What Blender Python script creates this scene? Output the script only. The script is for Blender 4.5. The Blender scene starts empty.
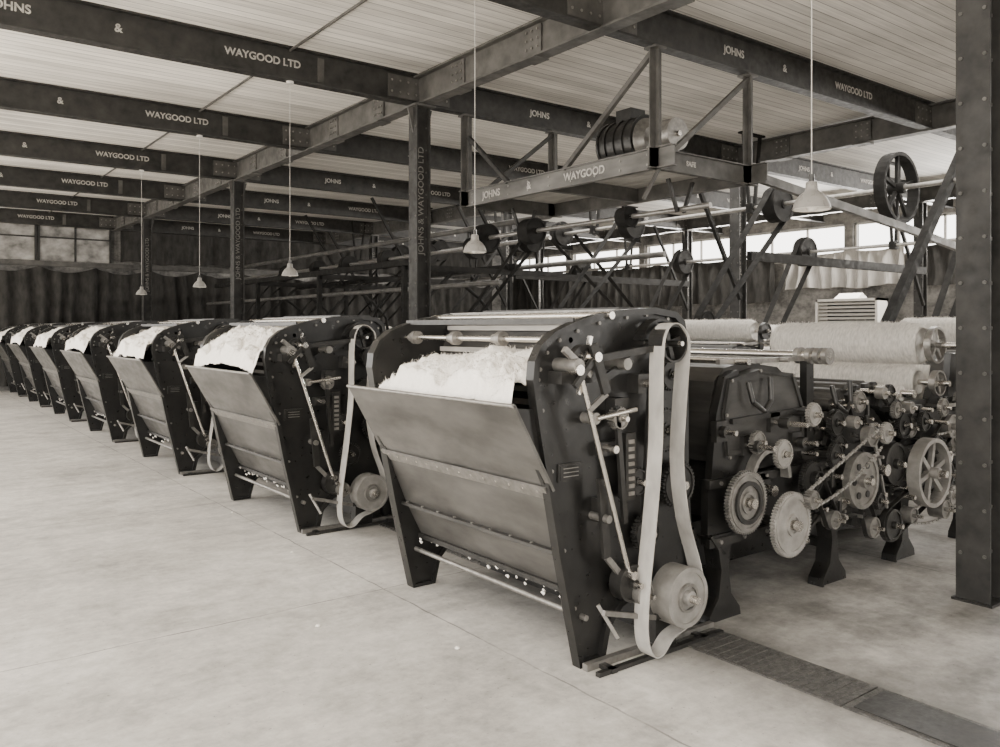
import bpy, math, random
from mathutils import Vector, noise
random.seed(7)
scene = bpy.context.scene

# ------------------------------------------------------------------ materials
TINT = (1.0, 0.952, 0.878)
class NT:
    def __init__(s, name):
        s.m = bpy.data.materials.new(name); s.m.use_nodes = True
        s.t = s.m.node_tree; s.b = s.t.nodes['Principled BSDF']
    def n(s, typ, **kw):
        nd = s.t.nodes.new(typ)
        for k, v in kw.items(): setattr(nd, k, v)
        return nd
    def l(s, a, b): s.t.links.new(a, b)
    def math(s, op, a, b=None, c=None):
        nd = s.n('ShaderNodeMath', operation=op)
        for i, v in enumerate((a, b, c)):
            if v is None: continue
            if isinstance(v, (int, float)): nd.inputs[i].default_value = v
            else: s.l(v, nd.inputs[i])
        return nd.outputs[0]
    def graycol(s, val):
        c = s.n('ShaderNodeCombineColor')
        for i in range(3):
            s.l(s.math('MULTIPLY', val, TINT[i]), c.inputs[i])
        s.l(c.outputs[0], s.b.inputs['Base Color'])
    def noise(s, scale, detail=5, stretch=(1,1,1), rough=.55):
        tc = s.n('ShaderNodeTexCoord'); mp = s.n('ShaderNodeMapping')
        mp.inputs['Scale'].default_value = stretch
        s.l(tc.outputs['Object'], mp.inputs[0])
        nz = s.n('ShaderNodeTexNoise'); nz.inputs['Scale'].default_value = scale
        nz.inputs['Detail'].default_value = detail; nz.inputs['Roughness'].default_value = rough
        s.l(mp.outputs[0], nz.inputs['Vector'])
        return nz.outputs['Fac']
    def maprange(s, v, a, b, c, d):
        mr = s.n('ShaderNodeMapRange'); s.l(v, mr.inputs[0])
        for i, q in enumerate((a, b, c, d)): mr.inputs[i+1].default_value = q
        return mr.outputs[0]
    def bump(s, h, strength=.3, dist=.01):
        b = s.n('ShaderNodeBump'); b.inputs['Strength'].default_value = strength
        b.inputs['Distance'].default_value = dist
        s.l(h, b.inputs['Height']); s.l(b.outputs[0], s.b.inputs['Normal'])
def M(name, g, rough, metal=0, nscale=6, amt=.3, stretch=(1,1,1), bump=0, bdist=.01, spec=.5, rv=True):
    t = NT(name)
    nz = t.noise(nscale, 6, stretch)
    v = t.math('MULTIPLY_ADD', t.math('SUBTRACT', nz, .5), 4*amt*g, g)
    v = t.math('MAXIMUM', v, g*.25)
    t.graycol(v)
    if rv: t.l(t.maprange(t.noise(nscale*2.3, 6, stretch), .3, .7, rough*.8, min(1, rough*1.3)), t.b.inputs['Roughness'])
    else: t.b.inputs['Roughness'].default_value = rough
    t.b.inputs['Metallic'].default_value = metal
    t.b.inputs['Specular IOR Level'].default_value = spec
    if bump: t.bump(t.noise(nscale*4, 4, stretch), bump, bdist)
    return t.m
IRON = M('black_iron', .010, .32, 0, 9, .6, bump=.12, bdist=.005, spec=.45)
IRON2 = M('dark_casting', .024, .36, .3, 14, .5, bump=.2, bdist=.005)
PLATE = M('sheet_steel', .10, .38, .4, 2.2, .5, (1,1,3), bump=.06)
PLATE2 = M('sheet_steel_dull', .045, .42, .4, 4, .6, (1,.5,3))
STEEL = M('bright_steel', .6, .25, .95, 10, .08, rv=False)
GREYM = M('grey_gear_metal', .22, .36, .6, 20, .35)
LIGHTM = M('light_turned_iron', .28, .45, .4, 12, .3)
BELT = M('leather_belt', .36, .6, 0, 9, .4, (1,1,.4))
WOOL = M('raw_wool', .9, .95, 0, 18, .05, bump=.5, bdist=.015, spec=.1)
FLEECE = M('carded_fleece', .70, .95, 0, 70, .26, (.3,1,.3), bump=1.0, bdist=.015, spec=.05)
WOOD = M('lattice_wood', .38, .6, 0, 30, .3, (.3,.1,1))
CLOTH = M('card_clothing', .05, .5, .4, 90, .4, (1,.1,1), bump=.3, bdist=.004)
BEAM = M('painted_beam_steel', .075, .6, .1, 5, .5, spec=.3)
BEAMB = M('painted_beam_steel_black', .024, .6, 0, 6, .6, spec=.3)
MATTE = M('matte_black_iron', .012, .8, 0, 6, .5, spec=.12)
STENCIL = M('white_stencil_paint', .36, .8, 0, 18, .5)
STENC2 = M('worn_stencil_paint', .19, .8, 0, 20, .6)
ENAMEL = M('lamp_enamel', .20, .3, 0, 5, .1)
WHITE = M('lamp_white', .7, .4, 0, 5, .1)
CORD = M('lamp_cord', .4, .7)
CURT_D = M('dark_hessian', .03, .95, 0, 8, .5, (1,1,.4), spec=.1)
CURT_L = M('grey_canvas', .26, .9, 0, 6, .3, (1,1,.3))
LOUVM = M('painted_louvre', .5, .6, 0, 6, .1)
GRATE = M('iron_floor_plate', .08, .5, .3, 30, .6, bump=.6, bdist=.01)
GRIME = M('grimy_window_glass', .22, .4, 0, 2.6, .95, (1,1,1.3))

def ceil_mat():
    t = NT('timber_boards')
    tc = t.n('ShaderNodeTexCoord'); sp = t.n('ShaderNodeSeparateXYZ'); t.l(tc.outputs['Object'], sp.inputs[0])
    yb = t.math('DIVIDE', sp.outputs['Y'], .14)
    fr = t.math('FRACT', yb); idn = t.math('FLOOR', yb)
    gap = t.math('LESS_THAN', fr, .08)
    wn = t.n('ShaderNodeTexWhiteNoise', noise_dimensions='1D'); t.l(idn, wn.inputs['W'])
    v = t.math('MULTIPLY_ADD', wn.outputs['Value'], .26, .56)
    v = t.math('MULTIPLY_ADD', t.math('SUBTRACT', t.noise(4, 8, (.3,8,1), .7), .5), .8, v)
    v = t.math('MULTIPLY_ADD', t.math('SUBTRACT', t.noise(.5, 4), .5), .7, v)
    v = t.math('MULTIPLY', v, t.math('SUBTRACT', 1, t.math('MULTIPLY', gap, .6)))
    v = t.math('MULTIPLY', v, t.maprange(sp.outputs['X'], 4.5, 12, 1, .58))  # light falloff painted into the boards: colour darkens to the right
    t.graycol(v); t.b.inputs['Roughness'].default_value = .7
    return t.m
def floor_mat():
    t = NT('concrete_floor')
    tc = t.n('ShaderNodeTexCoord'); sp = t.n('ShaderNodeSeparateXYZ'); t.l(tc.outputs['Object'], sp.inputs[0])
    def joint(o, off, per, w):
        a = t.math('FRACT', t.math('DIVIDE', t.math('SUBTRACT', o, off), per))
        return t.math('LESS_THAN', a, w/per)
    wob = t.math('MULTIPLY', t.math('SUBTRACT', t.noise(3, 3), .5), .04)
    jx = joint(t.math('ADD', sp.outputs['X'], wob), 2.62-32.8, 3.28, .012)
    jy = joint(t.math('ADD', sp.outputs['Y'], wob), 4.71-32.8, 3.28, .012)
    j = t.math('MULTIPLY', t.math('MAXIMUM', jx, jy), t.maprange(t.noise(4, 4), .35, .6, .35, 1))
    v = t.math('MULTIPLY_ADD', t.math('SUBTRACT', t.noise(.6, 10, rough=.75), .5), .8, .52)
    v = t.math('MULTIPLY_ADD', t.math('SUBTRACT', t.noise(5, 10, rough=.75), .5), .5, v)
    v = t.math('MULTIPLY_ADD', t.math('SUBTRACT', t.noise(18, 8, rough=.7), .5), .35, v)
    v = t.math('MULTIPLY_ADD', t.math('SUBTRACT', t.noise(2.2, 8, (.35,2.2,1),.7), .5), .35, v)
    v = t.math('MULTIPLY', v, t.maprange(t.noise(1.35, 9, rough=.7), .52, .66, 1, .75))
    v = t.math('MULTIPLY', v, t.maprange(t.noise(38, 3), .66, .72, 1, .62))
    oil = t.maprange(sp.outputs['X'], 2.8, 3.7, 0, 1)
    o2 = t.math('MULTIPLY', oil, t.math('MULTIPLY_ADD', t.noise(1.6, 6,rough=.7), 1.8, -.45))
    o2 = t.math('MINIMUM', t.math('MAXIMUM', o2, 0), .85)
    st = t.math('ABSOLUTE', t.math('SUBTRACT', t.math('ADD', sp.outputs['X'], t.math('MULTIPLY', t.noise(2,4), .5)), 3.85))
    v = t.math('MULTIPLY', v, t.maprange(st, .15, .6, .6, 1))
    v = t.math('MULTIPLY', v, t.math('SUBTRACT', 1, o2))
    v = t.math('MULTIPLY', v, t.math('SUBTRACT', 1, t.math('MULTIPLY', j, .6)))
    v = t.math('MINIMUM', t.math('MAXIMUM', v, .05), .8)
    t.graycol(v); t.b.inputs['Roughness'].default_value = .5
    t.b.inputs['Specular IOR Level'].default_value = .35
    t.bump(t.noise(8, 8), .15, .01)
    return t.m
def wall_mat():
    t = NT('tarred_iron_wall')
    tc = t.n('ShaderNodeTexCoord'); sp = t.n('ShaderNodeSeparateXYZ'); t.l(tc.outputs['Object'], sp.inputs[0])
    s_ = t.math('SINE', t.math('MULTIPLY', t.math('ADD', sp.outputs['X'], sp.outputs['Y']), 60))
    v = t.math('MULTIPLY_ADD', t.math('SUBTRACT', t.noise(1.6, 9, (1,1,1.6), rough=.75), .5), .7, .13)
    v = t.math('MAXIMUM', v, .03)
    t.graycol(v); t.b.inputs['Roughness'].default_value = .7
    t.bump(s_, .3, .01)
    return t.m
CEIL, FLOOR, WALL = ceil_mat(), floor_mat(), wall_mat()

# ------------------------------------------------------------------ mesh builder
class MB:
    def __init__(s): s.v=[]; s.f=[]; s.mi=[]; s.sm=[]; s.mats=[]
    def mid(s, m):
        if m not in s.mats: s.mats.append(m)
        return s.mats.index(m)
    def add(s, vs, fs, m, sm=False):
        o=len(s.v); s.v+= [tuple(p) for p in vs]; k=s.mid(m)
        for f in fs:
            s.f.append([i+o for i in f]); s.mi.append(k); s.sm.append(sm)
    def box(s,x0,x1,y0,y1,z0,z1,m):
        s.add([(x0,y0,z0),(x1,y0,z0),(x1,y1,z0),(x0,y1,z0),(x0,y0,z1),(x1,y0,z1),(x1,y1,z1),(x0,y1,z1)],
              [(0,3,2,1),(4,5,6,7),(0,1,5,4),(1,2,6,5),(2,3,7,6),(3,0,4,7)],m)
    def frame(s,p0,p1):
        a=(Vector(p1)-Vector(p0)).normalized()
        up=Vector((0,0,1)) if abs(a.z)<.9 else Vector((1,0,0))
        u=a.cross(up).normalized(); w=u.cross(a).normalized()
        return a,u,w
    def bar(s,p0,p1,wd,ht,m):
        a,u,w=s.frame(p0,p1); vs=[]
        for p in (Vector(p0),Vector(p1)):
            for su,sw in ((-1,-1),(1,-1),(1,1),(-1,1)): vs.append(p+u*su*wd/2+w*sw*ht/2)
        s.add(vs,[(0,3,2,1),(4,5,6,7),(0,1,5,4),(1,2,6,5),(2,3,7,6),(3,0,4,7)],m)
    def cyl(s,p0,p1,r,m,n=16,r2=None,caps=True):
        if r2 is None: r2=r
        a,u,w=s.frame(p0,p1); p0=Vector(p0); p1=Vector(p1)
        A=[p0+(u*math.cos(t)+w*math.sin(t))*r for t in [2*math.pi*i/n for i in range(n)]]
        B=[p1+(u*math.cos(t)+w*math.sin(t))*r2 for t in [2*math.pi*i/n for i in range(n)]]
        s.add(A+B,[(i,(i+1)%n,n+(i+1)%n,n+i) for i in range(n)],m,True)
        if caps:
            s.add(A,[tuple(reversed(range(n)))],m); s.add(B,[tuple(range(n))],m)
    def tube(s,path,r,m,n=8):
        for a,b in zip(path[:-1],path[1:]): s.cyl(a,b,r,m,n)
    def prism(s,pts,y0,y1,m,sm=False):
        n=len(pts); A=[(x,y0,z) for x,z in pts]; B=[(x,y1,z) for x,z in pts]
        s.add(A,[tuple(range(n))],m); s.add(B,[tuple(reversed(range(n)))],m)
        s.add(A+B,[(i,n+i,n+(i+1)%n,(i+1)%n) for i in range(n)],m,sm)
    def ring(s,pts,off,y0,y1,m,closed=True,sm=False):
        n=len(pts); inner=[]
        for i in range(n):
            p=Vector(pts[i]); a=Vector(pts[i-1]) if (closed or i>0) else p; b=Vector(pts[(i+1)%n]) if (closed or i<n-1) else p
            d1=(p-a); d2=(b-p)
            d1=d1.normalized() if d1.length>1e-6 else d2.normalized()
            d2=d2.normalized() if d2.length>1e-6 else d1
            t=(d1+d2); t=t.normalized() if t.length>1e-3 else d1
            nn=Vector((t.y,-t.x)); c=max(.5,abs(nn.dot(Vector((d1.y,-d1.x)))))
            inner.append(p+nn*off/c)
        vs=[(p[0],y0,p[1]) for p in pts]+[(p.x,y0,p.y) for p in inner]+[(p[0],y1,p[1]) for p in pts]+[(p.x,y1,p.y) for p in inner]
        fs=[]; K=n if closed else n-1
        for i in range(K):
            j=(i+1)%n
            fs+=[(i,n+i,n+j,j),(2*n+i,2*n+j,3*n+j,3*n+i),(i,j,2*n+j,2*n+i),(n+i,3*n+i,3*n+j,n+j)]
        s.add(vs,fs,m,sm)
    def annulus(s,cx,cz,ri,ro,y0,y1,m,n=32,a0=0,a1=2*math.pi):
        full=abs(a1-a0-2*math.pi)<1e-4
        k=n if full else n+1
        pts=[(cx+ro*math.cos(a0+(a1-a0)*i/n),cz+ro*math.sin(a0+(a1-a0)*i/n)) for i in range(k)]
        s.ring(pts,-(ro-ri),y0,y1,m,closed=full)
    def slab(s,p,q,y0,y1,th,m):
        d=(Vector(q)-Vector(p)).normalized(); nn=Vector((d.y,-d.x))*th
        s.prism([tuple(p),tuple(q),(q[0]+nn.x,q[1]+nn.y),(p[0]+nn.x,p[1]+nn.y)],y0,y1,m)
    def gear(s,cx,cz,r,y0,y1,m,teeth=40,hub=STEEL,d=.012):
        pts=[]
        for i in range(teeth*2):
            a0=2*math.pi*(i)/(teeth*2); rr=r if i%2==0 else r-d
            for k in (0.1,.9): 
                a=a0+k*math.pi/teeth; pts.append((cx+rr*math.cos(a),cz+rr*math.sin(a)))
        s.prism(pts,y0,y1,m)
        s.annulus(cx,cz,r*.80,r*.88,y0-.008,y0,m)
        s.annulus(cx,cz,r*.25,r*.34,y0-.012,y0,m,20)
        s.cyl((cx,y0-.05,cz),(cx,y1,cz),r*.13+.006,hub,14)
    def wheel(s,cx,cz,r,y0,y1,m,spokes=6,hub=STEEL,rim=.12):
        s.annulus(cx,cz,r*(1-rim),r,y0,y1,m,36)
        ym=(y0+y1)/2
        for k in range(spokes):
            a=2*math.pi*k/spokes+.3
            s.bar((cx+r*.1*math.cos(a),ym,cz+r*.1*math.sin(a)),(cx+r*.95*math.cos(a),ym,cz+r*.95*math.sin(a)),.02+r*.05,.02+r*.06,m)
        s.cyl((cx,y0-.03,cz),(cx,y1+.03,cz),r*.16,m,18); s.cyl((cx,y0-.05,cz),(cx,y1+.05,cz),r*.08+.005,hub,14)
    def disc(s,cx,cz,r,y0,y1,m,hub=STEEL):
        s.cyl((cx,y0,cz),(cx,y1,cz),r,m,36)
        s.annulus(cx,cz,r*.86,r,y0-.01,y0,m,36)
        s.cyl((cx,y0-.03,cz),(cx,y0,cz),r*.25,m,18); s.cyl((cx,y0-.07,cz),(cx,y0,cz),r*.1+.006,hub,12)
    def mesh(s,name):
        me=bpy.data.meshes.new(name); me.from_pydata(s.v,[],s.f)
        for m in s.mats: me.materials.append(m)
        me.polygons.foreach_set('material_index',s.mi); me.polygons.foreach_set('use_smooth',s.sm)
        me.update(); return me
def obj(name,me,loc=(0,0,0),parent=None,rot=(0,0,0)):
    o=bpy.data.objects.new(name,me); scene.collection.objects.link(o)
    o.location=loc; o.rotation_euler=rot
    if parent: o.parent=parent
    return o
def catmull(pts,k=8,closed=True):
    out=[]; n=len(pts)
    for i in range(n if closed else n-1):
        P=[Vector(pts[(i+j)%n]) if closed else Vector(pts[min(max(i+j,0),n-1)]) for j in (-1,0,1,2)]
        for t in [q/k for q in range(k)]:
            out.append(tuple(.5*((2*P[1])+(P[2]-P[0])*t+(2*P[0]-5*P[1]+4*P[2]-P[3])*t*t+(3*P[1]-P[0]-3*P[2]+P[3])*t**3)))
    return out
def fibre(vs,fs,p,d,L,w,rnd):
    side=d.cross(Vector((rnd.uniform(-1,1),rnd.uniform(-1,1),rnd.uniform(-1,1)))).normalized()
    q=p+d*L*.55+side*L*.15; e=p+d*L*.8+side*L*.55; s2=d.cross(side).normalized()*w
    o=len(vs); vs+=[p-s2,p+s2,q+s2*.7,q-s2*.7,e]
    fs+=[(o,o+1,o+2,o+3),(o+3,o+2,o+4)]

# ------------------------------------------------------------------ hopper feeder
W=1.62
OUT=[(0,0),(-.07,.3),(-.14,.6),(-.22,1.0),(-.28,1.3),(-.305,1.45),(-.295,1.54),(-.25,1.62),(-.17,1.68),(-.05,1.725),(.1,1.765),(.3,1.795),(.55,1.81),(.72,1.79),(.79,1.74),(.82,1.62),
     (.82,.9),(.85,.5),(.92,.0),(.80,0),(.77,.12),(.69,.22),(.57,.28),(.42,.29),(.30,.25),(.21,.16),(.17,0)]
def wool_patch(m,x0,x1,y0,y1,zf,nx=60,ny=130,seed=0,big=.09):
    vs=[]; rnd=random.Random(seed)
    for i in range(nx+1):
        for j in range(ny+1):
            x=x0+(x1-x0)*i/nx; y=y0+(y1-y0)*j/ny
            e=min(1,(i+1)/4,(nx-i)/5)
            p=Vector((x,y,seed))+Vector((noise.noise(Vector((x*9,y*9,1)))*.06,noise.noise(Vector((x*9,y*9,5)))*.06,0))
            d0=noise.voronoi(p*3.4+Vector((.3,.7,.2)))[0][0]
            d1=noise.voronoi(p*8)[0][0]; d2=noise.voronoi(p*17+Vector((3,1,2)))[0][0]
            h=big*math.sqrt(max(0,1-d0*d0*1.5))+.05*math.sqrt(max(0,1-d1*d1*1.3))+.024*math.sqrt(max(0,1-d2*d2*1.2))+.02*noise.noise(p*28)+.010*noise.noise(p*60)
            xx=x+.015*noise.noise(p*12)
            z=max(zf(x,y)+h*e, 1.335-(xx+.43)*1.755+.022)
            vs.append((xx,y,z))
    fs=[(a*(ny+1)+b,(a+1)*(ny+1)+b,(a+1)*(ny+1)+b+1,a*(ny+1)+b+1) for a in range(nx) for b in range(ny)]
    m.add(vs,fs,WOOL,True)
    fv=[]; ff=[]
    for k in range(3000):
        p=Vector(rnd.choice(vs)); d=Vector((rnd.gauss(0,.5),rnd.gauss(0,.6),1)).normalized()
        fibre(fv,ff,p,d,rnd.uniform(.010,.03),.0009,rnd)
    m.add(fv,ff,WOOL)
def hopper(seed=0,fill=0.0):
    m=MB()
    m.prism(OUT,0,.03,IRON); m.prism(OUT,W-.03,W,IRON)
    m.ring(OUT,.035,-.028,0,IRON); m.ring(OUT,.035,W,W+.028,IRON)
    m.ring(OUT,.022,W-.05,W-.03,IRON)
    cheek=[(-.40,1.32),(-.19,.90),(-.12,.9),(-.2,1.3)]
    m.prism(cheek,.002,.03,IRON); m.prism(cheek,W-.03,W-.002,IRON)
    m.slab((-.43,1.335),(-.185,.905),-.035,W+.035,-.014,PLATE)
    m.cyl((-.43,-.035,1.335),(-.43,W+.035,1.335),.010,GREYM,10)
    m.slab((-.205,.925),(-.165,.865),.0,W,.012,GREYM)
    for i in range(14):
        y=.07+i*(W-.14)/13
        m.cyl((-.20,y,.893),(-.185,y,.90),.007,STEEL,8)
    m.slab((-.175,.88),(-.04,.56),.03,W-.03,-.012,PLATE)
    m.bar((-.055,.03,.565),(-.055,W-.03,.565),.05,.02,PLATE2)
    m.slab((-.04,.56),(.08,.33),.03,W-.03,-.012,PLATE)
    m.bar((.07,.03,.335),(.07,W-.03,.335),.04,.03,IRON2)
    for i in range(9):
        y=.1+i*.18; m.cyl((-.07,y,.575),(-.055,y,.575),.008,GREYM,8)
    m.cyl((.03,-.04,.25),(.03,W+.04,.25),.015,GREYM,14)
    m.cyl((.6,0,.33),(.6,W,.33),.02,IRON2,10)
    m.box(.55,.58,.03,W-.03,.05,.42,IRON)
    m.slab((.08,.33),(.8,.42),.03,W-.03,.02,IRON); m.slab((.79,.42),(.79,1.75),.03,W-.03,.02,IRON2)
    m.slab((.06,1.1),(.30,1.72),.03,W-.03,.02,PLATE2)
    for k in range(9):
        f=k/8; x=.06+.24*f; z=1.15+.55*f
        m.bar((x-.018,.04,z),(x-.018,W-.04,z),.02,.03,WOOD)
    m.slab((.36,1.775),(.78,1.79),.03,W-.03,.02,PLATE)
    m.box(.30,.38,.03,W-.03,1.70,1.80,GREYM)
    m.cyl((.2,-.05,1.765),(.2,W+.03,1.765),.02,STEEL,12)
    m.bar((-.02,.0,1.735),(-.02,W,1.735),.012,.03,IRON2)
    m.cyl((-.04,0,1.64),(-.04,W,1.64),.015,STEEL,12)
    for y in (.12,.55,1.0,1.45):
        m.cyl((-.04,y,1.64),(-.04,y+.04,1.64),.042,GREYM,18); m.cyl((-.04,y+.04,1.64),(-.04,y+.09,1.64),.026,GREYM,14)
    m.box(.45,.75,.15,W-.2,1.79,1.815,IRON2)
    def zf(x,y):
        f=min(1,max(0,(x+.40)/.42))
        end=max(0,(y-1.20))*.75*(1-fill)
        return 1.285+(.13+fill*.12)*f**.7 + .03*f*math.sin(y*3.1+.6+seed) - end + fill*.05*math.sin(min(1,y/W)*math.pi)
    wool_patch(m,-.385,.14,.035,W-.035,zf,seed=seed,big=.11+.03*fill)
    for k in range(26):
        y=random.uniform(.05,W-.05); x=.07+random.uniform(-.04,.05); z=.31+random.uniform(-.03,.015); r=random.uniform(.005,.011)
        m.cyl((x,y-r,z),(x+random.uniform(-.01,.01),y+r,z+.01),r,WOOL,7,r2=r*.5)
    for (x,z) in OUT[1:18]:
        xx=x+(.05 if x<.4 else -.05); zz=z-(.04 if z>1.5 else 0)
        m.cyl((xx,-.012,zz),(xx,0,zz),.010,GREYM,8)
    # ---- mechanism on the near side
    m.box(-.13,.03,-.010,0,.94,1.03,IRON2); m.box(-.12,.02,-.013,0,.95,1.02,IRON)
    for z in (.965,.985,1.005): m.box(-.10,.0,-.015,-.013,z-.002,z+.002,GREYM)
    m.box(-.19,.02,-.10,0,1.43,1.49,IRON2)
    m.cyl((-.13,-.16,1.52),(-.13,0,1.52),.035,GREYM,16); m.cyl((-.02,-.18,1.56),(-.02,0,1.56),.024,STEEL,16)
    m.bar((-.2,-.13,1.60),(-.03,-.13,1.47),.025,.03,GREYM); m.bar((-.15,-.15,1.42),(.02,-.15,1.60),.022,.028,IRON2)
    m.bar((-.10,-.12,1.38),(-.02,-.12,1.66),.02,.018,STEEL)
    m.bar((-.04,-.16,1.62),(.05,-.16,1.38),.022,.05,IRON2); m.bar((.05,-.16,1.38),(-.05,-.14,1.30),.02,.025,GREYM)
    m.annulus(-.06,1.53,.06,.09,-.13,-.09,IRON2,24,0,3.6)
    m.cyl((-.11,-.14,1.50),(.25,-.12,.45),.013,STEEL,12)
    m.cyl((-.13,-.17,1.50),(-.13,-.1,1.50),.026,STEEL,14)
    m.cyl((.2,-.16,1.52),(.2,0,1.52),.03,GREYM); m.bar((.0,-.14,1.55),(.45,-.14,1.60),.02,.035,IRON2)
    m.bar((.1,-.1,1.45),(.62,-.1,1.70),.02,.04,IRON)
    m.disc(.27,.40,.095,-.12,-.05,IRON2); m.disc(.33,.34,.06,-.15,-.1,GREYM)
    m.cyl((.25,-.16,.45),(.25,-.08,.45),.022,STEEL)
    m.gear(.44,.62,.10,-.07,-.04,IRON2,28); m.gear(.36,.9,.075,-.08,-.05,IRON2,22)
    m.gear(.6,1.15,.12,-.06,-.03,IRON2,32); m.gear(.22,1.24,.06,-.09,-.05,GREYM,22)
    m.gear(.68,.85,.13,-.08,-.05,IRON2,36); m.gear(.62,1.45,.09,-.08,-.05,IRON2,26)
    m.box(.26,.33,-.09,-.03,.82,1.16,IRON2)
    for k in range(8): m.box(.275,.315,-.096,-.09,.84+k*.038,.86+k*.038,GREYM)
    m.cyl((.05,-.09,1.25),(.33,-.09,1.28),.014,STEEL); m.cyl((.05,-.09,1.25),(.05,0,1.25),.03,GREYM)
    m.box(.2,.3,-.07,0,1.22,1.34,IRON2); m.box(.36,.48,-.08,0,1.36,1.46,IRON2); m.box(.1,.2,-.06,0,.72,.84,IRON2)
    m.box(.12,.34,-.05,0,1.05,1.12,IRON2); m.bar((.2,-.08,1.3),(.26,-.08,.7),.02,.03,IRON2); m.bar((.45,-.08,1.4),(.40,-.08,.7),.02,.03,IRON2)
    m.cyl((.42,-.16,1.41),(.42,0,1.41),.022,STEEL); m.cyl((.1,-.13,.75),(.1,0,.75),.02,GREYM); m.cyl((.16,-.12,1.09),(.16,0,1.09),.02,STEEL)
    m.bar((.08,-.09,.95),(.12,-.09,.55),.02,.05,IRON2); m.bar((.12,-.09,.55),(.3,-.09,.36),.02,.03,GREYM)
    m.bar((.05,-.14,.30),(.42,-.14,.20),.02,.025,GREYM); m.bar((.42,-.14,.20),(.75,-.18,.24),.02,.03,IRON2)
    m.bar((.12,-.17,.17),(.05,-.1,.33),.018,.018,GREYM)
    m.bar((.0,-.06,.018),(.98,-.06,.018),.035,.035,GREYM); m.bar((.0,-.15,.012),(.95,-.15,.012),.03,.022,IRON2)
    m.bar((.1,-.17,.012),(.1,.0,.012),.04,.022,IRON2); m.bar((.8,-.17,.012),(.8,.0,.012),.04,.022,IRON2)
    m.wheel(.50,1.62,.10,-.205,-.11,IRON2,4); m.cyl((.5,-.11,1.62),(.5,0,1.62),.02,STEEL)
    m.annulus(.52,1.60,.135,.15,-.10,-.03,IRON,24,-.4,2.9)
    m.disc(.56,.30,.155,-.235,-.115,LIGHTM); m.cyl((.56,-.31,.30),(.56,.03,.30),.020,STEEL)
    m.annulus(.56,.30,.06,.075,-.25,-.235,GREYM,24)
    m.box(.47,.63,-.10,-.02,.0,.34,IRON2)
    path=[(.605,1.60),(.575,1.3),(.555,1.0),(.60,.7),(.69,.45),(.723,.30),(.67,.18),(.58,.132),(.48,.10),(.40,.035),(.33,.04),(.285,.14),(.29,.35),(.34,.7),(.385,1.1),(.395,1.55),(.43,1.69),(.50,1.727),(.57,1.69)]
    m.ring(catmull(path,6),.005,-.22,-.125,BELT,sm=False)
    m.disc(.5,1.5,.14,W+.02,W+.08,IRON2); m.disc(.55,.45,.2,W+.02,W+.08,IRON2)
    return m.mesh('hopper_feeder')

# ------------------------------------------------------------------ carding machine
def roller(m,x,z,r,mat,over=.1,y0=.06,y1=W-.06):
    m.cyl((x,y0,z),(x,y1,z),r,mat,32); m.cyl((x,-over,z),(x,W+over*.5,z),max(.014,r*.14),STEEL,12)
    m.cyl((x,-.03,z),(x,.0,z),max(.035,r*.4),IRON2,16)
def fleece_roll(m,x,z,r,y0,y1,seed):
    n=40; K=60; vs=[]; rnd=random.Random(seed)
    for k in range(K+1):
        y=y0+(y1-y0)*k/K; e=min(k,K-k); rr=r*(1-.25*math.exp(-e*.8))
        for i in range(n):
            a=2*math.pi*i/n
            q=rr+.012*noise.noise(Vector((math.cos(a)*3,math.sin(a)*3,y*9+seed)))+.007*noise.noise(Vector((seed,1,y*26)))
            vs.append((x+q*math.cos(a),y,z+q*math.sin(a)))
    fs=[(k*n+i,k*n+(i+1)%n,(k+1)*n+(i+1)%n,(k+1)*n+i) for k in range(K) for i in range(n)]
    fs+=[tuple(range(n)),tuple(reversed(range(K*n,K*n+n)))]
    m.add(vs,fs,FLEECE,True)
    fv=[]; ff=[]
    for k in range(7000):
        p=Vector(rnd.choice(vs)); d=Vector((p.x-x,rnd.gauss(0,.06),p.z-z)); d=(d.normalized()+Vector((rnd.gauss(0,.5),rnd.gauss(0,.5),rnd.gauss(0,.5)))).normalized()
        fibre(fv,ff,p,d,rnd.uniform(.010,.035),.0012,rnd)
    m.add(fv,ff,FLEECE)
    m.cyl((x,-.10,z),(x,W+.05,z),.022,STEEL,12)
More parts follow.
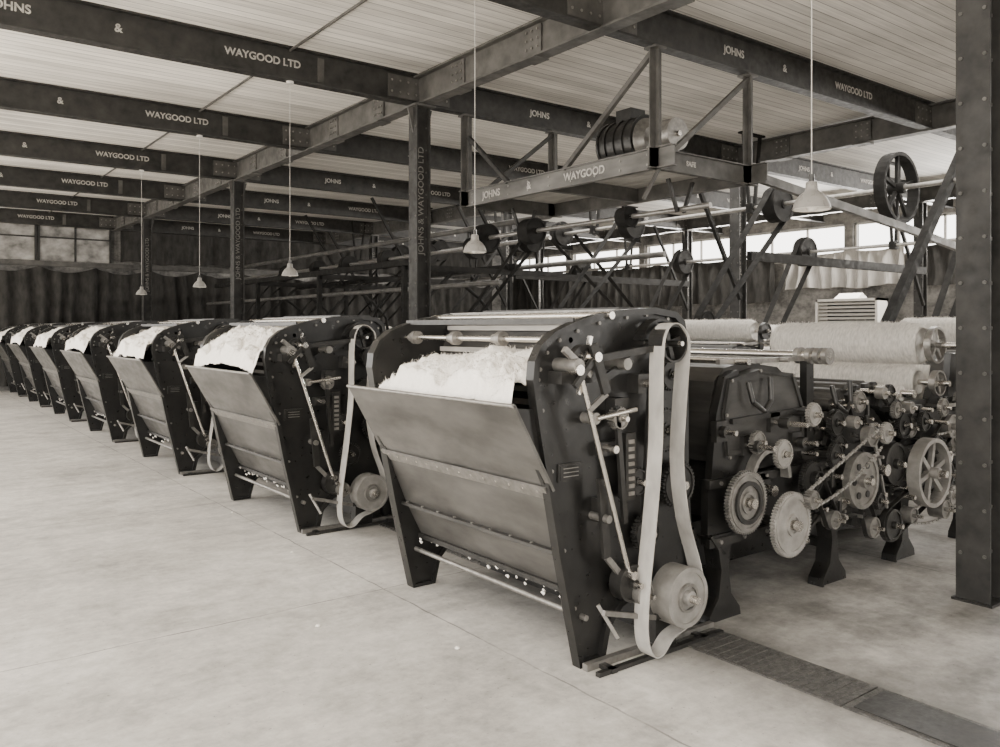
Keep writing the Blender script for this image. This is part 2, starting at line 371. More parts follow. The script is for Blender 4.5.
def card(extra=False,seed=1):
    rnd=random.Random(seed); m=MB()
    DX,DZ,DR=2.75,.72,.44
    for y0,y1,s in ((.0,.05,-1),(W-.05,W,1)):
        m.prism([(1.02,.45),(1.02,.82),(2.0,.86),(2.1,.9),(3.3,.9),(3.4,.86),(4.45,.82),(4.45,.45),(3.3,.42),(2.0,.42)],y0,y1,IRON)
        ya,yb=(y0-.03,y0) if s<0 else (y1,y1+.03)
        m.bar((1.0,(ya+yb)/2,.80),(4.47,(ya+yb)/2,.80),.03,.05,IRON2); m.bar((1.0,(ya+yb)/2,.46),(4.47,(ya+yb)/2,.46),.03,.05,IRON2)
        for x in (1.14,2.3,3.25,4.3):
            m.prism([(x-.16,0),(x-.15,.05),(x-.07,.14),(x-.045,.3),(x-.07,.42),(x-.14,.5),(x+.14,.5),(x+.07,.42),(x+.045,.3),(x+.07,.14),(x+.15,.05),(x+.16,0)],y0-.02,y1+.02,IRON)
            m.ring([(x-.16,0),(x-.15,.05),(x-.07,.14),(x-.045,.3),(x-.07,.42),(x-.14,.5)],.018,y0-.04,y0-.02,IRON2,closed=False)
        m.annulus(DX,DZ,DR,DR+.07,y0,y1,IRON,30,0,math.pi)
        m.prism([(1.05,.8),(1.1,1.2),(1.18,1.42),(1.3,1.45),(1.35,1.3),(1.5,1.1),(1.95,1.0),(2.0,.85)],y0,y1,IRON)
        m.prism([(3.9,.8),(3.98,1.1),(4.04,1.5),(4.17,1.5),(4.2,1.1),(4.36,.8)],y0,y1,IRON)
        m.prism([(3.5,.8),(3.72,1.24),(3.86,1.24),(3.85,.8)],y0,y1,IRON)
    for x in (1.14,2.3,3.25,4.3): m.bar((x,0,.25),(x,W,.25),.04,.06,IRON2)
    m.box(1.3,4.2,.5,W-.3,.10,.42,IRON)
    cov=[(1.16,.9),(1.12,1.2),(1.16,1.38),(1.26,1.46),(1.45,1.49),(1.8,1.45),(1.95,1.35),(2.02,1.1),(2.02,.9)]
    m.prism(cov,.07,W-.07,PLATE2)
    fc=[(1.18,.95),(1.15,1.2),(1.2,1.40),(1.5,1.45),(1.85,1.41),(1.95,1.2),(1.96,.95)]
    m.prism(fc,-.01,.07,PLATE2); m.ring(fc,.025,-.022,-.01,IRON2)
    for x,z in fc: m.cyl((x+(.012 if x<1.5 else -.012),-.032,z-.01),(x+(.012 if x<1.5 else -.012),-.02,z-.01),.010,GREYM,8)
    m.bar((1.2,-.03,1.15),(1.95,-.03,1.18),.02,.03,IRON2)
    m.cyl((DX,.06,DZ),(DX,W-.06,DZ),DR,CLOTH,44); m.cyl((DX,-.16,DZ),(DX,W,DZ),.04,STEEL)
    for k in range(6):
        a=k*math.pi/3+.2; m.bar((DX+.08*math.cos(a),.04,DZ+.08*math.sin(a)),(DX+(DR-.02)*math.cos(a),.04,DZ+(DR-.02)*math.sin(a)),.04,.06,IRON2)
    roller(m,3.72,.72,.32,CLOTH,.14); roller(m,1.5,.72,.24,CLOTH,.12); roller(m,1.95,.9,.1,CLOTH,.12)
    for k,a in enumerate((28,50,72,94,116,138,157)):
        a=math.radians(a); R=DR+.095; cx,cz=DX+R*math.cos(a),DZ+R*math.sin(a)
        roller(m,cx,cz,.08 if k%2==0 else .055,CLOTH,.12+.07*(k%2))
        for yy in (-.03,W):
            m.bar((DX+DR*math.cos(a),yy+.015,DZ+DR*math.sin(a)),(DX+(R+.06)*math.cos(a),yy+.015,DZ+(R+.06)*math.sin(a)),.03,.06,IRON2)
        if k%2==0: m.gear(cx,cz,.075,-.09,-.065,GREYM if k%4==0 else IRON2,24)
        else: m.cyl((cx,-.16,cz),(cx,-.10,cz),.042,GREYM,16)
    for a in (39,61,83,105,127,148):
        a=math.radians(a); R=DR+.13; roller(m,DX+R*math.cos(a),DZ+R*math.sin(a),.04,CLOTH,.10)
    m.cyl((2.06,-.14,1.52),(2.06,W,1.52),.03,STEEL,18)
    for y in (-.14,-.08,-.02,.06): m.cyl((2.06,y,1.52),(2.06,y+.035,1.52),.055,GREYM,20)
    m.box(2.02,2.10,.0,.05,.9,1.5,IRON); m.box(2.02,2.10,W-.05,W,.9,1.5,IRON)
    m.cyl((1.3,-.08,1.5),(1.3,W,1.5),.02,STEEL,12); m.cyl((1.75,-.05,1.5),(1.75,W,1.5),.015,GREYM,12)
    m.bar((1.15,.03,1.50),(2.1,.03,1.50),.03,.03,GREYM); m.bar((1.15,W-.03,1.5),(2.1,W-.03,1.5),.03,.03,GREYM)
    # fleece rolls
    fleece_roll(m,4.11,1.56,.185,.25,W+.0,1); fleece_roll(m,3.80,1.27,.13,.14,W-.05,7)
    m.wheel(4.11,1.56,.15,.13,.18,GREYM,5); m.wheel(3.80,1.27,.10,-.03,.02,GREYM,4); m.wheel(4.2,1.3,.12,-.08,-.04,GREYM,5)
    m.slab((3.90,1.05),(4.02,1.40),.16,W-.06,.02,FLEECE)
    m.cyl((3.45,.0,1.2),(3.45,W,1.2),.03,STEEL,14); m.cyl((3.45,.1,1.2),(3.45,W-.1,1.2),.06,FLEECE,20)
    if extra:
        fleece_roll(m,1.78,1.66,.15,.1,W-.05,3); m.disc(1.78,1.66,.11,-.06,-.02,IRON2)
        for y in (0,W-.04): m.bar((1.78,y+.02,1.4),(1.78,y+.02,1.66),.04,.08,IRON)
    # gears on the near face
    m.gear(1.22,.69,.185,-.13,-.10,GREYM,60); m.annulus(1.22,.69,.10,.125,-.145,-.13,IRON2,24)
    m.gear(1.56,.525,.195,-.20,-.17,LIGHTM,64)
    m.cyl((1.56,-.17,.525),(1.56,0,.525),.03,IRON2); m.cyl((1.22,-.1,.69),(1.22,0,.69),.03,IRON2)
    m.annulus(1.5,.78,.17,.20,-.10,-.04,GREYM,24,0,3.0)
    m.disc(2.46,.68,.19,-.14,-.10,GREYM)
    for k in range(6):
        a=k*math.pi/3; m.cyl((2.46+.11*math.cos(a),-.145,.68+.11*math.sin(a)),(2.46+.11*math.cos(a),-.1,.68+.11*math.sin(a)),.024,IRON,14)
    m.cyl((2.46,-.1,.68),(2.46,0,.68),.03,STEEL)
    m.wheel(3.31,.65,.25,-.22,-.13,LIGHTM,6); m.cyl((3.31,-.3,.65),(3.31,0,.65),.026,STEEL)
    m.disc(2.95,.74,.15,-.11,-.06,IRON2)
    m.disc(2.86,.325,.11,-.14,-.09,IRON2); m.disc(2.62,.34,.07,-.13,-.08,GREYM); m.disc(3.62,.60,.10,-.16,-.1,IRON2)
    m.disc(2.54,.97,.07,-.16,-.11,GREYM); m.gear(1.72,.66,.06,-.24,-.2,GREYM,18); m.disc(3.5,.36,.07,-.2,-.1,GREYM)
    m.gear(3.9,.85,.12,-.1,-.07,GREYM,40); m.gear(4.15,.6,.17,-.1,-.07,IRON2,48); m.disc(3.75,.95,.09,-.14,-.08,GREYM)
    m.gear(3.1,1.0,.10,-.1,-.07,IRON2,34); m.gear(2.2,1.08,.09,-.11,-.08,IRON2,30); m.gear(1.95,.74,.12,-.09,-.06,IRON2,36)
    m.disc(2.1,.47,.06,-.15,-.09,GREYM); m.disc(3.1,.36,.06,-.16,-.09,GREYM)
    # further trains of change gears and idlers
    for (x,z,r,t) in ((1.38,1.02,.07,24),(1.62,.93,.09,28),(1.86,1.16,.075,24),(2.12,.88,.08,26),(2.30,.56,.07,22),(2.72,.98,.075,24),(2.95,1.12,.06,20),(3.30,1.02,.08,26),(3.48,.84,.075,24),(3.62,1.10,.07,22),(3.95,.62,.09,30),(4.02,1.12,.08,26),(4.3,.86,.10,32),(3.75,.42,.08,26),(2.66,.52,.06,20)):
        y=-rnd.uniform(.05,.16); m.gear(x,z,r,y-.025,y,rnd.choice((GREYM,IRON2,IRON2,LIGHTM)),t,d=.009); m.cyl((x,y,z),(x,0,z),.02,IRON2,10)
    def chain(a,b,r,y):
        a=Vector(a); b=Vector(b); d=(b-a).normalized(); nn=Vector((-d.y,d.x))
        for sgn in (1,-1):
            p=a+nn*r*sgn; q=b+nn*r*sgn; L=int((q-p).length/.028)
            for i in range(L):
                c=p+(q-p)*i/L; sag=-.05*math.sin(math.pi*i/L) if sgn<0 else 0
                e=c+d*.02
                m.bar((c.x,y,c.y+sag),(e.x,y,e.y+sag),.018 if i%2 else .010,.013,LIGHTM)
    chain((1.72,.66),(2.54,.97),.062,-.22); chain((3.1,.36),(3.75,.42),.055,-.17); chain((3.48,.84),(4.3,.86),.07,-.16)
    def beltrun(x0,z0,r0,x1,z1,r1,y0,y1,mt=BELT):
        ang=math.atan2(z1-z0,x1-x0); pts=[]
        for i in range(11): t=ang+math.pi/2+math.pi*i/10; pts.append((x0+r0*math.cos(t),z0+r0*math.sin(t)))
        for i in range(11): t=ang-math.pi/2+math.pi*i/10; pts.append((x1+r1*math.cos(t),z1+r1*math.sin(t)))
        m.ring(list(reversed(pts)),-.006,y0,y1,mt)
    beltrun(2.86,.325,.115,3.62,.60,.105,-.135,-.10,IRON2)
    beltrun(2.62,.34,.075,2.46,.68,.03,-.12,-.09,IRON2)
    beltrun(3.31,.65,.07,3.75,.95,.095,-.125,-.10,IRON2)
    beltrun(1.95,.74,.05,2.1,.47,.065,-.14,-.11,IRON2)
    for (x,z,l) in ((1.35,1.0,.22),(1.62,1.12,.26),(1.85,.98,.18),(2.1,.75,.2),(2.0,.55,.16),(2.75,.55,.15),(3.05,.5,.2),(3.5,1.0,.22),(3.35,1.1,.18),(3.95,1.1,.2),(4.3,1.0,.15),(1.8,.38,.15),(1.1,1.1,.14),(2.3,.45,.12)):
        m.cyl((x,-l,z),(x,0,z),.016,STEEL,12); m.cyl((x,-l*.55,z),(x,-l*.3,z),.034,IRON2,14); m.box(x-.05,x+.05,-.04,0,z-.06,z+.06,IRON2)
    for i in range(44):
        x=rnd.uniform(1.9,4.35); z=rnd.uniform(.35,1.12); l=rnd.uniform(.06,.28); a=rnd.choice((0,math.pi/2,rnd.uniform(0,math.pi))); y=-rnd.uniform(.05,.15)
        m.bar((x-l/2*math.cos(a),y,z-l/2*math.sin(a)),(x+l/2*math.cos(a),y,z+l/2*math.sin(a)),.014,rnd.uniform(.012,.03),rnd.choice((IRON2,IRON2,IRON2,IRON,GREYM)))
        if i%2: m.cyl((x,y-.04,z),(x,0,z),.012,rnd.choice((STEEL,GREYM)),10)
    for x,z in ((1.45,1.28),(2.35,1.22)):
        m.tube([(x-.12,-.05,z+.1),(x-.1,-.07,z-.02),(x,-.08,z-.08),(x+.08,-.07,z-.02),(x+.1,-.05,z+.12)],.016,IRON2)
    m.bar((3.4,.03,1.12),(4.2,.03,1.12),.03,.06,IRON2)
    for x in [1.1+.22*i for i in range(16)]:
        m.cyl((x,-.04,.80),(x,-.03,.80),.012,GREYM,8); m.cyl((x,-.04,.46),(x,-.03,.46),.012,GREYM,8)
    return m.mesh('carding_machine')

X0,Y0,DY=2.79,3.04,3.40
hms=[hopper(0,.0),hopper(4,.6),hopper(9,.8)]; c1=card(); c2=card(True,5)
for k in range(7):
    obj('hopper_feeder',hms[0] if k==0 else hms[1+k%2],(X0,Y0+DY*k,0))
    obj('carding_machine',c1,(X0,Y0+DY*k,0))
    obj('finisher_carding_machine',c2,(X0+4.6,Y0+DY*k,0))

# ------------------------------------------------------------------ steel frame
def ibeam_pts(w,h,tf,tw):
    return [(-w/2,0),(w/2,0),(w/2,tf),(tw/2,tf),(tw/2,h-tf),(w/2,h-tf),(w/2,h),(-w/2,h),(-w/2,h-tf),(-tw/2,h-tf),(-tw/2,tf),(-w/2,tf)]
def extrude(m,pts,a,b,axis,mat,ox=0,oz=0):
    vs=[]
    for t in (a,b):
        for p,q in pts:
            if axis=='X': vs.append((t,ox+p,oz+q))
            elif axis=='Y': vs.append((ox+p,t,oz+q))
            else: vs.append((ox+p,oz+q,t))
    n=len(pts)
    m.add(vs,[tuple(range(n)),tuple(range(2*n-1,n-1,-1))]+[(i,(i+1)%n,n+(i+1)%n,n+i) for i in range(n)],mat)
def text(s,size,loc,rot,parent,mat=None,off=.003):
    c=bpy.data.curves.new('stencil_lettering','FONT'); c.body=s; c.size=size; c.align_x='CENTER'; c.align_y='CENTER'; c.extrude=.001; c.offset=off
    c.materials.append(mat or STENCIL)
    o=bpy.data.objects.new('stencil_lettering',c); scene.collection.objects.link(o); o.location=loc; o.rotation_euler=rot; o.parent=parent
    return o
ZB=4.5; HB=.38; ZC=ZB+HB
YB=[2.29+3.285*k for k in range(-1,8)]
COLX=[5.44,11.9,18.4]
R90=math.pi/2
XL=-2.2
for y in YB:
    m=MB(); extrude(m,ibeam_pts(.15,HB,.02,.014),XL,20,'X',BEAMB,y,ZB)
    for cx in COLX+[4.1]:
        m.box(cx-.45 if cx in COLX else cx-.04,cx+.45 if cx in COLX else cx+.04,y-.022,y+.022,ZB+.05,ZB+HB-.05,BEAM)
        if cx in COLX:
            for i in range(8):
                for zz in (.12,.26):
                    xx=cx-.4+i*.115
                    m.cyl((xx,y-.03,ZB+zz),(xx,y-.02,ZB+zz),.014,GREYM,8)
    o=obj('ceiling_cross_beam',m.mesh('ceiling_cross_beam'))
    if y>0:
        for cx in (-1.0,5.44,11.94):
            for s,dx in (('JOHNS',1.98),('&',2.92),('WAYGOOD LTD',4.42)):
                if cx+dx>.3: text(s,.115,(cx+dx,y-.012,ZB+.20),(R90,0,0),o)
for cx in COLX:
    m=MB(); extrude(m,ibeam_pts(.17,HB-.01,.022,.016),XL,25.6,'Y',BEAM,cx,ZB-.01)
    for y in YB:
        for dy in (-.9,1.0):
            m.box(cx-.10,cx+.10,y+dy-.12,y+dy+.12,ZB-.022,ZB-.01,BEAM)
            m.box(cx-.03,cx+.03,y+dy-.14,y+dy+.14,ZB+.04,ZB+HB-.05,BEAM)
            for i in range(3):
                for zz in (.1,.19,.28): m.cyl((cx-.045,y+dy-.09+i*.09,ZB+zz),(cx-.03,y+dy-.09+i*.09,ZB+zz),.012,GREYM,8)
    obj('ceiling_main_girder',m.mesh('ceiling_main_girder'))
def column():
    m=MB(); w=.1
    for s in (-1,1): m.box(s*w-(.016 if s>0 else 0),s*w+(.016 if s<0 else 0),-.1,.1,0,ZB-.02,BEAMB)
    m.box(-w+.016,w-.016,-.03,-.014,0,ZB-.02,BEAMB)
    m.box(-.12,.12,-.12,.12,0,.015,IRON2); m.box(-.15,.15,-.15,.15,ZB-.035,ZB-.012,BEAM)
    for s in (-1,1):
        m.prism([(s*.1,ZB-.04),(s*.18,ZB-.04),(s*.1,ZB-.35)],-.01,.01,BEAM)
    for z in [.3+i*.28 for i in range(15)]:
        for x in (-.075,.075): m.cyl((x,-.04,z),(x,-.03,z),.012,BEAM,8)
        for y in (-.07,.07): m.cyl((-.11,y,z),(-.1,y,z),.012,BEAM,8)
    return m.mesh('steel_column')
cm=column()
def brace(p0,p1,w,h,parent,loc):
    m=MB(); q=[tuple(Vector(p)-Vector(loc)) for p in (p0,p1)]; m.bar(q[0],q[1],w,h,MATTE); obj('knee_brace',m.mesh('knee_brace'),parent=parent)
for cx in COLX:
    for y in [2.27+6.57*k for k in range(4)]:
        loc=(cx+(.05 if y<3 else 0),y,0)
        o=obj('steel_column',cm,loc)
        text('JOHNS & WAYGOOD LTD',.115,(0,-.033,3.3),(R90,-R90,0),o,STENC2,.001)
        if cx>6 and y>3:
            brace((cx-.1,y-.12,2.2),(cx-1.5,y-.12,ZB-.02),.06,.06,o,loc)

# ------------------------------------------------------------------ room shell
m=MB(); m.box(-40,20.4,-30,26,-.1,0,FLOOR); obj('floor',m.mesh('floor'))
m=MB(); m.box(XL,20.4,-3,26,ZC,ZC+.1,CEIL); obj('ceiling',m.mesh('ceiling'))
m=MB(); m.box(XL,20.4,25.80,25.95,0,ZC,WALL); obj('wall_back',m.mesh('wall_back'))
m=MB(); m.box(3.0,7,-3.2,-3,0,ZC,WALL); m.box(10,20.4,-3.2,-3,0,ZC,WALL); m.box(7,10,-3.2,-3,3.6,ZC,WALL); obj('light_block_wall',m.mesh('light_block_wall'))  # unseen wall added behind the camera to cut light; opening admits some
m=MB(); m.box(XL,20.1,25.68,25.80,3.42,3.56,BEAM)
obj('trim_1',m.mesh('trim_1'))
for i in range(4):
    x=XL+i*1.9; m=MB()
    m.box(x+.05,x+1.85,25.75,25.77,3.57,ZC-.01,GRIME)
    for xx in (x+.02,x+.93,x+1.84): m.box(xx,xx+.05,25.70,25.75,3.57,ZC-.01,BEAMB)
    m.box(x+.05,x+1.85,25.70,25.75,4.2,4.24,BEAMB)
    obj('window_%d'%(i+9),m.mesh('window_grimy'))
def curtain(name,p0,p1,z0,z1,mat,per=.22,amp=.05,sag=.05,lo=.45):
    d=Vector(p1)-Vector(p0); L=d.length; d.normalize(); nn=Vector((-d.y,d.x)); n=int(L/.03); vs=[]
    rows=8
    for r in range(rows+1):
        for i in range(n+1):
            t=L*i/n; a=amp*(lo+(1-lo)*r/rows)
            off=a*math.sin(2*math.pi*t/per+3*noise.noise(Vector((t*1.7,r*.15,0))))*(.4+.9*abs(noise.noise(Vector((t*.9,0,2)))))
            z=z1-(z1-z0)*r/rows + (.08*noise.noise(Vector((t*1.3,0,0))) if r==rows else 0) - sag*abs(math.sin(t*2.2))*(1-r/rows)
            vs.append((p0[0]+d.x*t+nn.x*off,p0[1]+d.y*t+nn.y*off,z))
    fs=[(r*(n+1)+i,r*(n+1)+i+1,(r+1)*(n+1)+i+1,(r+1)*(n+1)+i) for r in range(rows) for i in range(n)]
    m=MB(); m.add(vs,fs,mat,True); return obj(name,m.mesh(name))
curtain('hessian_curtain',(XL,25.52),(19,25.52),.15,3.40,CURT_D,.42,.13,.16,.8)
curtain('hessian_curtain',(5.6,25.55),(19,25.55),3.6,4.75,CURT_D,.5,.08,.1)
m=MB(); wz0,wz1=3.5,4.42
m.box(20.1,20.4,-3,26,0,wz0,WALL); m.box(20.1,20.4,-3,26,wz1,ZC,WALL)
nw=8; pw=29/nw
for i in range(nw+1):
    y=-3+i*pw; m.box(20.1,20.4,y-.12,y+.12,wz0,wz1,WALL)
obj('wall_right',m.mesh('wall_right'))
for i in range(nw):
    y=-3+i*pw; m=MB()
    m.box(20.2,20.26,y+.12,y+pw-.12,wz0,wz0+.05,LOUVM); m.box(20.2,20.26,y+.12,y+pw-.12,wz1-.05,wz1,LOUVM)
    for k in range(4):
        yy=y+.12+(pw-.29)*k/3; m.box(20.2,20.26,yy,yy+.045,wz0,wz1,LOUVM)
    obj('window_%d'%(i+1),m.mesh('window'))
curtain('canvas_curtain',(19.8,9.9),(19.8,13.2),2.75,3.70,CURT_L,.34,.2,.06)
curtain('canvas_curtain',(19.8,3.0),(19.8,9.6),2.7,3.7,CURT_D,.4,.12)  # dark curtain added to tone down the bright right background
curtain('canvas_curtain',(19.8,13.5),(19.8,25.2),2.4,3.7,CURT_D,.4,.14)  # likewise added, to keep the far right side dim
m=MB(); m.box(-.25,.25,-.8,.8,0,.06,LOUVM); m.box(-.25,.25,-.8,.8,.8,.86,LOUVM)
for y in (-.8,.74): m.box(-.25,.25,y,y+.06,0,.86,LOUVM)
for k in range(8): m.slab((-.22,.1+k*.09),(-.12,.15+k*.09),-.74,.74,.01,LOUVM)
m.box(.2,.25,-.8,.8,0,.86,IRON); m.box(-.2,.2,-.7,.7,-1.55,0,IRON2); m.prism([(-.25,.86),(.25,.86),(0,1.0)],-.3,.3,LOUVM)
obj('louvred_ventilator',m.mesh('louvred_ventilator'),(18.9,10.75,1.55))

# ------------------------------------------------------------------ motor platform
px0,px1,py0,py1,pz0,pz1=6.17,7.67,5.57,8.86,3.29,3.49
m=MB()
def chan(a,b,zz0,zz1,mt=BEAM):
    m.bar((a[0],a[1],(zz0+zz1)/2),(b[0],b[1],(zz0+zz1)/2),.012,zz1-zz0,mt)
    for z in (zz0,zz1): m.bar((a[0],a[1],z),(b[0],b[1],z),.07,.012,mt)
chan((px0,py0-.25),(px0,py1+.1),pz0,pz1,PLATE); chan((px1,py0-.25),(px1,py1+.1),pz0,pz1)
chan((px0-.1,py0),(px1+.15,py0),pz0,pz1); chan((px0-.1,py1),(px1+.15,py1),pz0,pz1); chan((px0,(py0+py1)/2),(px1,(py0+py1)/2),pz0,pz1)
for i in range(7): m.box(px0+.05+i*.205,px0+.24+i*.205,py0+.05,py1-.05,pz1-.03,pz1,WOOD)
ZH=ZB-.005
for x in (px0,px1):
    for y in (py0,py1):
        m.bar((x,y,pz0),(x,y,ZH),.10,.012,BEAM); m.bar((x-.045,y,pz0),(x-.045,y,ZH),.012,.08,BEAM); m.bar((x+.045,y,pz0),(x+.045,y,ZH),.012,.08,BEAM)
        m.box(x-.08,x+.08,y-.08,y+.08,ZH-.02,ZH,BEAM)
m.bar((px0,py0+.05,ZB-.05),(px0,py0+1.35,pz1),.05,.05,BEAM); m.bar((px0,py1-.05,ZB-.3),(px0,py1-.9,pz1),.05,.05,BEAMB)
m.bar((px1,py0,ZB-.05),(px0+.25,py0,pz1),.05,.05,BEAM)
m.bar((px1,py1,ZB-.05),(px0+.25,py1,pz1),.05,.05,BEAMB)
m.bar((px0+.05,py0,pz0),(px0-.15,py0+.02,pz0-.32),.03,.03,BEAM)
m.cyl((6.9,py0-.1,2.98),(6.9,py1+.9,2.98),.03,GREYM,12)
for y in (py0+.3,py1-.3):
    for s in (-1,1): m.bar((6.9+s*.2,y,pz0),(6.9+s*.05,y,2.95),.04,.03,BEAMB)
m.disc(6.9,2.98,.17,8.3,8.5,MATTE); m.disc(6.9,2.98,.12,6.6,6.75,MATTE); m.disc(6.9,2.98,.20,9.35,9.5,MATTE)
for i in range(9):
    for z in (pz0+.05,pz1-.05): m.cyl((px0-.015,py0+.1+i*.38,z),(px0,py0+.1+i*.38,z),.012,GREYM,8)
plat=obj('motor_platform',m.mesh('motor_platform'))
text('JOHNS',.12,(px0-.012,8.3,3.39),(R90,0,-R90),plat); text('&',.12,(px0-.012,7.55,3.39),(R90,0,-R90),plat); text('WAYGOOD',.12,(px0-.012,6.6,3.39),(R90,0,-R90),plat)
text('SAFE',.07,(6.7,py0-.012,3.39),(R90,0,0),plat)
m=MB(); mz=.36
m.box(-.3,.3,-.35,.35,0.002,.08,IRON2); m.cyl((0,-.28,mz),(0,.28,mz),.28,IRON2,32)
for y in (-.28,-.14,0,.14,.25): m.annulus(0,mz,.27,.30,y,y+.03,IRON2,32)
m.cyl((0,-.36,mz),(0,-.28,mz),.16,GREYM,28,r2=.26); m.cyl((0,.28,mz),(0,.36,mz),.26,GREYM,28,r2=.16)
m.cyl((0,-.75,mz),(0,.5,mz),.03,STEEL,14); m.cyl((0,-.72,mz),(0,-.5,mz),.18,GREYM,28); m.box(-.12,.12,-.12,.12,mz+.26,mz+.4,IRON2)
for x in (-.22,.22): m.box(x-.06,x+.06,-.25,.25,.05,.2,IRON2)
obj('electric_motor',m.mesh('electric_motor'),(7.05,6.75,pz1))

# ------------------------------------------------------------------ line shafting, pulleys, belts
def lineshaft(name,X,Z,ya,yb,pulleys,hang):
    m=MB(); m.cyl((X,ya,Z),(X,yb,Z),.035,GREYM,14)
    for (y,r,w,sp) in pulleys:
        if sp: m.wheel(X,Z,r,y-w/2,y+w/2,MATTE,sp,rim=.1,hub=GREYM)
        else: m.disc(X,Z,r,y-w/2,y+w/2,MATTE,hub=GREYM)
    for y in hang:
        for s in (-1,1): m.bar((X+s*.22,y,ZC-.01),(X+s*.06,y,Z-.06),.05,.04,MATTE)
        m.box(X-.08,X+.08,y-.06,y+.06,Z-.08,Z+.07,MATTE); m.box(X-.3,X+.3,y-.05,y+.05,ZC-.03,ZC,MATTE)
    return obj(name,m.mesh(name))
s1=lineshaft('line_shaft',11.4,3.66,1.5,24,[(5.8,.5,.16,5),(7.72,.28,.22,0),(10.9,.26,.22,0),(12.9,.24,.2,0),(14.3,.26,.2,0),(17.6,.26,.22,0),(19.5,.3,.2,0)],[4.4,8.2,11.9,15.0,18.4,22])
s2=lineshaft('line_shaft',15.6,3.3,1.5,24,[(6.6,.28,.2,0),(9.9,.3,.2,0),(13.2,.28,.2,0),(16.8,.3,.2,0)],[4.5,8.0,11.6,15,18.6,22])
def belt(par,x0,z0,r0,x1,z1,r1,y,w):
    m=MB(); ang=math.atan2(z1-z0,x1-x0); pts=[]
    for i in range(13): t=ang+math.pi/2+math.pi*i/12; pts.append((x0+r0*math.cos(t),z0+r0*math.sin(t)))
    for i in range(13): t=ang-math.pi/2+math.pi*i/12; pts.append((x1+r1*math.cos(t),z1+r1*math.sin(t)))
    m.ring(pts,.008,y-w/2,y+w/2,MATTE,sm=False); m.disc(x1,z1,r1-.012,y-w/2-.01,y+w/2+.01,MATTE)
    obj('drive_belt',m.mesh('drive_belt'),parent=par)
for y in (7.72,10.9,14.3,17.6,19.5): belt(s1,11.4,3.66,.29,9.6,1.8,.16,y,.12)
belt(s1,11.4,3.66,.26,13.6,1.9,.16,12.9,.12)
for y in (6.6,9.9,13.2,16.8): belt(s2,15.6,3.3,.31,13.9,1.0,.2,y,.12)
m=MB()
for y in (12.2,15.6,19):
    m.bar((7.2,y,2.75),(10.8,y,2.75),.08,.1,MATTE); m.bar((7.2,y,0),(7.2,y,2.8),.08,.08,MATTE)
    m.bar((7.3,y,1.9),(8.2,y,2.7),.05,.05,MATTE); m.bar((9.5,y,2.75),(8.4,y,ZB-.02),.05,.05,MATTE)
    m.bar((9.5,y,0),(9.5,y,2.8),.07,.07,MATTE)
m.bar((7.2,12,2.82),(7.2,22,2.82),.1,.1,MATTE); m.bar((9.5,12,2.85),(9.5,22,2.85),.08,.1,MATTE)
m.tube([(7.6,10,2.4),(7.6,24,2.4)],.04,BEAM); m.tube([(10.2,9,2.9),(10.2,24,2.9)],.05,BEAM)
m.tube([(8.6,10,3.15),(8.6,24,3.15)],.035,GREYM); m.tube([(8.6,10,3.5),(8.6,24,3.5)],.05,BEAM)
for y in (10.4,12.0,13.6,15.2,17,18.6,20.5): m.disc(8.6,3.15,.2,y,y+.18,MATTE)
for y in (10.5,13.7,17.1,20.6):
    for s in (-.18,.18): m.bar((8.6+s,y,3.15),(7.4+s*.6,y,1.85),.10,.012,MATTE)
for y in (11,13,14.6,17,18.4): m.tube([(7.6,y,2.4),(7.9,y,2.2),(8.2,y,1.9),(8.25,y,1.4)],.03,MATTE)
obj('countershaft_gantry',m.mesh('countershaft_gantry'))
for y in (8.84,15.41):
    m=MB(); m.bar((12.02,y-.14,2.95),(18.28,y-.14,2.95),.1,.16,MATTE); obj('tie_beam',m.mesh('tie_beam'))
m=MB(); m.bar((7.85,5.6,3.4),(11.0,5.5,3.05),.07,.1,BEAM); m.bar((11.0,5.5,3.05),(15.3,5.45,2.55),.07,.1,BEAM); obj('raking_strut',m.mesh('raking_strut'),parent=s1)
m=MB(); m.bar((11.75,5.08,4.1),(8.25,5.08,0.02),.10,.12,MATTE); m.box(8.1,8.45,4.95,5.2,0,.03,IRON2); obj('raking_strut',m.mesh('raking_strut'),parent=s1)

# ------------------------------------------------------------------ pendant lamps
def lamp(drop):
    m=MB()
    prof=[(.012,.135),(.028,.13),(.03,.10),(.034,.085),(.055,.07),(.075,.045),(.086,.02),(.092,0),(.095,-.004)]
    n=28
    vs=[(r*math.cos(2*math.pi*i/n),r*math.sin(2*math.pi*i/n),z) for r,z in prof for i in range(n)]
    m.add(vs,[(k*n+i,k*n+(i+1)%n,(k+1)*n+(i+1)%n,(k+1)*n+i) for k in range(len(prof)-1) for i in range(n)],ENAMEL,True)
    vs=[(max(.001,r-.004)*math.cos(2*math.pi*i/n),max(.001,r-.004)*math.sin(2*math.pi*i/n),z-.003) for r,z in prof for i in range(n)]
    m.add(vs,[(k*n+i,(k+1)*n+i,(k+1)*n+(i+1)%n,k*n+(i+1)%n) for k in range(len(prof)-1) for i in range(n)],WHITE,True)
    m.cyl((0,0,.13),(0,0,.17),.014,IRON2,12); m.cyl((0,0,.17),(0,0,drop),.0028,CORD,8); m.cyl((0,0,drop-.03),(0,0,drop),.04,LOUVM,16)
    for a,b,r0,r1 in ((.06,.035,.014,.024),(.035,.005,.024,.028),(.005,-.015,.028,.014)): m.cyl((0,0,a),(0,0,b),r0,WHITE,14,r2=r1,caps=True)
    return m.mesh('pendant_lamp')
for y in (2.33,5.24,8.86,12.14,15.43):
    z=2.30; top=ZB if y>8 else ZC
    obj('pendant_lamp',lamp(top-z),(3.73,y,z))
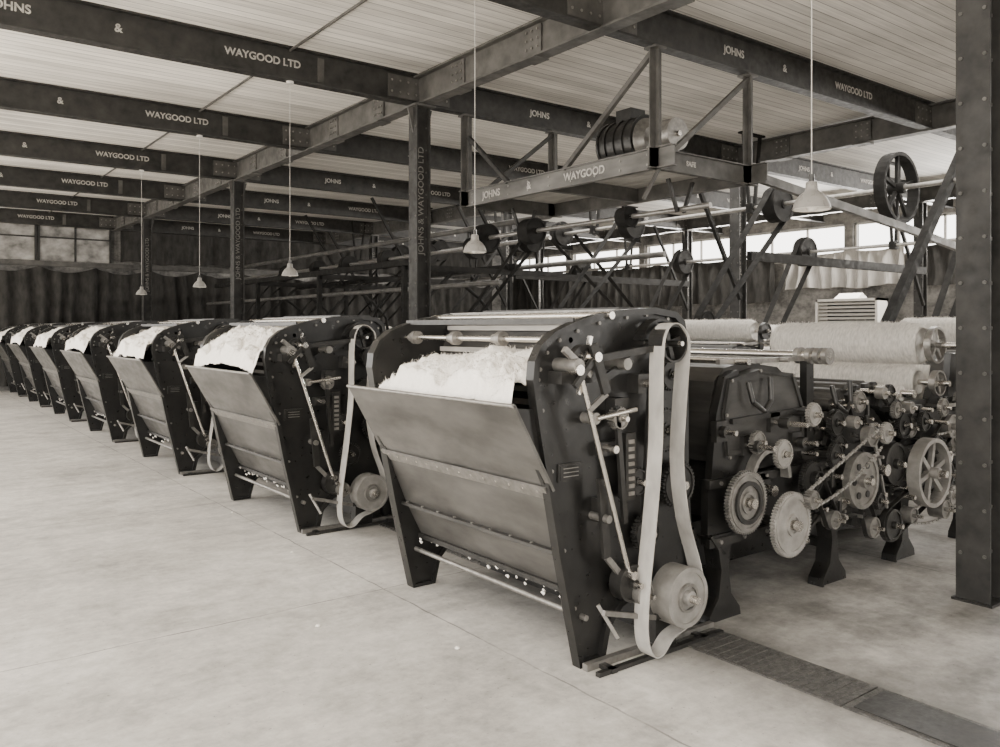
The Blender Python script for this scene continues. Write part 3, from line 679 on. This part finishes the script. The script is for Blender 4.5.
m=MB(); m.tube([(3.73,-2,ZC-.03),(3.73,25.5,ZC-.03)],.015,BEAM); obj('ceiling_conduit',m.mesh('ceiling_conduit'))

# ------------------------------------------------------------------ floor plates + wool tufts
m=MB()
for i in range(26):
    y=-2+i*1.0
    m.box(3.44,3.76,y+.006,y+.994,0,.008,GRATE)
    if i%5!=3:
        for k in range(16): m.box(3.46,3.74,y+.04+k*.06,y+.06+k*.06,.008,.012,GRATE)
    else:
        m.box(3.47,3.73,y+.04,y+.96,.008,.012,IRON2)
obj('floor_drain_cover',m.mesh('floor_drain_cover'))
m=MB()
for (x,y,r) in ((2.0,4.35,.012),(2.45,3.6,.012),(2.5,5.9,.010),(2.6,7.5,.010)):
    n=10; vs=[]
    for a in range(6):
        for b in range(n):
            th=math.pi*(a+.5)/6*.5; ph=2*math.pi*b/n
            q=1+.5*noise.noise(Vector((x*9+a,y*9+b,0)))
            vs.append((x+r*1.4*q*math.sin(th*1.0+.1)*math.cos(ph),y+r*1.2*q*math.sin(th+.1)*math.sin(ph),r*q*math.cos(th)))
    m.add(vs,[(a*n+b,(a+1)*n+b,(a+1)*n+(b+1)%n,a*n+(b+1)%n) for a in range(5) for b in range(n)]+[tuple(range(n))],WOOL,True)
obj('wool_tufts',m.mesh('wool_tufts'))

# ------------------------------------------------------------------ light
w=bpy.data.worlds.new('World'); scene.world=w; w.use_nodes=True
bg=w.node_tree.nodes['Background']; bg.inputs[0].default_value=(1,.96,.9,1); bg.inputs[1].default_value=5.8
def area(name,loc,rot,sx,sy,e):
    l=bpy.data.lights.new(name,'AREA'); l.shape='RECTANGLE'; l.size=sx; l.size_y=sy; l.energy=e; l.color=(1,.955,.89)
    o=bpy.data.objects.new(name,l); scene.collection.objects.link(o); o.location=loc; o.rotation_euler=rot; return o
area('far_window_light',(19.6,10,4.02),(0,math.radians(70),0),.6,24,4500)
area('roof_light',(12,9,4.4),(0,0,0),6,14,1400)
sl=bpy.data.lights.new('sun','SUN'); sl.energy=20; sl.angle=.05; sl.color=(1,.965,.91)
so=bpy.data.objects.new('sun',sl); scene.collection.objects.link(so)
so.rotation_euler=(math.radians(6),math.radians(-12),0)

cam=bpy.data.cameras.new('Camera'); co=bpy.data.objects.new('Camera',cam); scene.collection.objects.link(co)
co.location=(0,0,1.7); co.rotation_euler=(math.radians(90),0,-math.radians(37.2))
cam.sensor_width=36; cam.lens=29.52; cam.shift_y=-.0455; cam.clip_end=200
scene.camera=co
